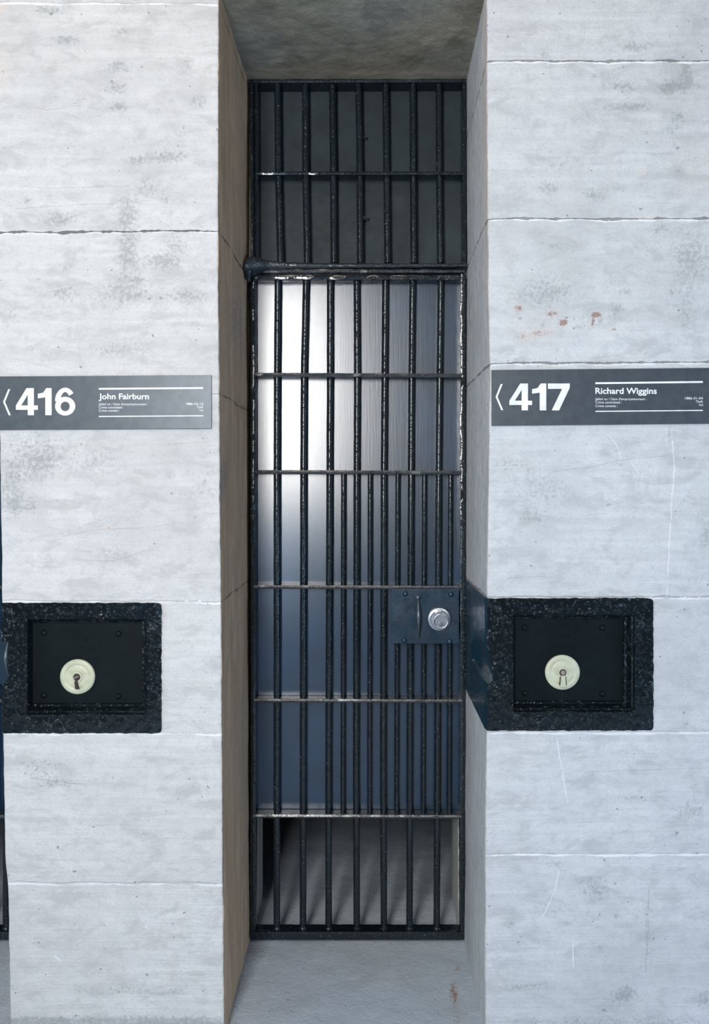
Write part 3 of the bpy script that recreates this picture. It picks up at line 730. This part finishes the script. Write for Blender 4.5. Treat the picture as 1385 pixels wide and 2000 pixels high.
# ------------------------------------------------------------------ signs
def text_mesh(body, name, x0, x1, zb, cap, y, parent, bold=0.0, right=False):
    cu = bpy.data.curves.new(name, 'FONT'); cu.body = body; cu.offset = bold; cu.resolution_u = 3
    cu.extrude = 0.0
    o = bpy.data.objects.new('t', cu); COL.objects.link(o)
    dg = bpy.context.evaluated_depsgraph_get()
    me = bpy.data.meshes.new_from_object(o.evaluated_get(dg)); bpy.data.objects.remove(o)
    cs = [v.co.copy() for v in me.vertices]
    xa, xb = min(c.x for c in cs), max(c.x for c in cs)
    s_ = (x1-x0)/(xb-xa) ; sz = cap/0.70
    r = root_loc(parent)
    for v in me.vertices:
        v.co = Vector((x0+(v.co.x-xa)*s_-r.x, y-r.y, zb+v.co.y*sz-r.z))
    me.name = name; me.materials.append(M['white'])
    ob = bpy.data.objects.new(name, me); COL.objects.link(ob); ob.parent = parent
    return ob
def arc(cx, cz, rx, rz, a0, a1, n=18): return [(cx+rx*math.cos(math.radians(a0+(a1-a0)*i/n)), cz+rz*math.sin(math.radians(a0+(a1-a0)*i/n))) for i in range(n+1)]
def strip(outer, inner):
    """quads between two equal length outlines"""
    n = len(outer); return outer+inner, [(i, i+1, n+i+1, n+i) for i in range(n-1)]
def digit(d):
    """2D faces in a box 0..1 high, returns verts, faces, width"""
    if d == '4':
        v = [(0.0, .20), (0.0, .36), (.40, 1.0), (.68, 1.0), (.68, .36), (.83, .36), (.83, .20), (.68, .20), (.68, 0), (.45, 0), (.45, .20), (.20, .36), (.45, .36), (.45, .76)]
        f = [(0, 1, 11, 10), (1, 2, 13, 11), (2, 3, 13), (3, 4, 12, 13), (10, 11, 12), (10, 12, 4, 7), (4, 5, 6, 7), (9, 10, 7, 8)]
        return v, f, .83
    if d == '1':
        v = [(0.0, .62), (0.0, .79), (.20, .83), (.32, 1.0), (.52, 1.0), (.52, 0), (.28, 0), (.28, .66)]
        return v, [(0, 1, 2, 7), (2, 3, 4, 7), (7, 4, 5, 6)], .52
    if d == '7':
        v = [(0, 1.0), (.78, 1.0), (.78, .82), (0, .80), (.50, .80), (.34, .42), (.27, 0), (.02, 0), (.12, .40), (.30, .62), (.55, .62), (.68, .70)]
        v = [(0, 1.0), (.79, 1.0), (.79, .83), (0, .80), (.50, .80), (.40, 0), (.14, 0)]
        v = [(0, 1.0), (.80, 1.0), (.80, .84), (.52, .80), (0, .80), (.41, 0), (.14, 0)]
        return v, [(0, 1, 2, 3, 4), (2, 5, 6, 3)], .80
    if d == '6':
        V = []; Fc = []
        def ad(o, i):
            k = len(V); v, f = strip(o, i); V.extend(v); Fc.extend([tuple(a+k for a in q) for q in f])
        ad(arc(.41, .335, .41, .345, 0, 360, 48), arc(.41, .325, .185, .175, 0, 360, 48))     # bowl
        ad(arc(.41, .53, .41, .485, 35, 182, 30), arc(.41, .53, .185, .325, 35, 182, 30))      # upper hook and left side
        V = [(a*.93, b, (0.0 if k < 98 else -0.0001)) for k, (a, b) in enumerate(V)]
        return V, Fc, .762
def number(body, x0, x1, z0, z1, y, parent):
    V = []; Fc = []; cx = 0; H = z1-z0
    parts = []
    for k, d in enumerate(body):
        v, f, w_ = digit(d); parts.append((cx, v, f)); cx += w_+{'4': 0.0, '1': (.13 if body.endswith('6') else .06)}.get(d, 0)
    tot = cx
    sx = (x1-x0)/tot
    r = root_loc(parent)
    for c0, v, f in parts:
        k = len(V); V += [(x0+(c0+q[0])*sx, y+(q[2] if len(q) > 2 else 0), z0+q[1]*H) for q in v]; Fc += [tuple(i+k for i in q) for q in f]
    return mk('number_lettering', V, Fc, M['white'], parent)
def sign(px0, px1, py0, py1, sl, chev, num, numbox, rules, name, namebox, rows_, rx, date, label):
    YS = -0.0045
    xc = (px0+px1)/2
    root = thing('cell_sign', label, 'sign', (X(xc), 0, Z(py1)), 'cell number signs')
    def dz(px): return (px-xc)*sl/891
    b = MB().box(X(px0, YS), X(px1, YS), YS, -0.0008, Z(py1, YS), Z(py0, YS), 0.0006)
    b.v = [(x, y, z+(x-X(xc))*sl) for x, y, z in b.v]
    b.build('plate', M['sign'], root)
    yt = YS-0.0004
    w_ = 1.9/891
    ch = [(X(a, yt), Z(b_, yt)) for a, b_ in chev]
    V = []
    for (x, z) in ch: V += [(x-w_, yt, z), (x+w_, yt, z)]
    mk('arrow', V, [(0, 1, 3, 2), (2, 3, 5, 4)], M['white'], root)
    number(num, X(numbox[0], yt), X(numbox[1], yt), Z(numbox[3], yt), Z(numbox[2], yt), yt, root)
    for (y0_, y1_, hw) in rules:
        V = [(X(rx[0], yt), yt, Z(y0_, yt)-hw), (X(rx[1], yt), yt, Z(y1_, yt)-hw), (X(rx[1], yt), yt, Z(y1_, yt)+hw), (X(rx[0], yt), yt, Z(y0_, yt)+hw)]
        mk('rule', V, [(0, 1, 2, 3)], M['white'], root)
    text_mesh(name, 'name_lettering', X(namebox[0], yt), X(namebox[1], yt), Z(namebox[3], yt), (namebox[3]-namebox[2])/891, yt, root, 0.022)
    for (txt, xa, xb, zb) in rows_:
        text_mesh(txt, 'small_lettering', X(xa, yt), X(xb, yt), Z(zb, yt), 4.6/891, yt, root, 0.004)
    return root
sign(-6, 413, 734, 838.5, 0.006, [(18, 760), (8, 785), (19, 811)], '416', (31, 147, 758, 811),
     ((759.5, 757.8, 1.7/891), (813.5, 812, 1.0/891)), 'John Fairburn', (193, 291, 768.5, 779.5),
     (("Jailed on / Date d'emprisonnement :", 193, 289, 791.5), ('Crime committed :', 193, 241, 797.8), ('Crime commis :', 193, 233, 804),
      ('1886-02-12', 363, 397, 791), ('Theft', 384, 397, 797.3), ('Vol', 389, 397, 803.5)), (193, 397), '',
     'grey rectangular wall sign reading 416 John Fairburn on the left stone pier')
sign(960, 1392, 720.5, 829.5, 0.010, [(980, 750), (970, 775), (981, 801)], '417', (995, 1113, 749, 801.5),
     ((748.5, 746, 1.8/891), (803.5, 801.5, 1.0/891)), 'Richard Wiggins', (1163, 1283, 757.5, 769),
     (("Jailed on / Date d'emprisonnement :", 1163, 1263, 781.5), ('Crime committed :', 1163, 1214, 788), ('Crime commis :', 1163, 1206, 795),
      ('1886-01-04', 1338, 1373, 780), ('Theft', 1359, 1373, 786.5), ('Vol', 1365, 1373, 793)), (1163, 1373), '',
     'dark grey rectangular wall sign reading 417 Richard Wiggins on the right stone pier')
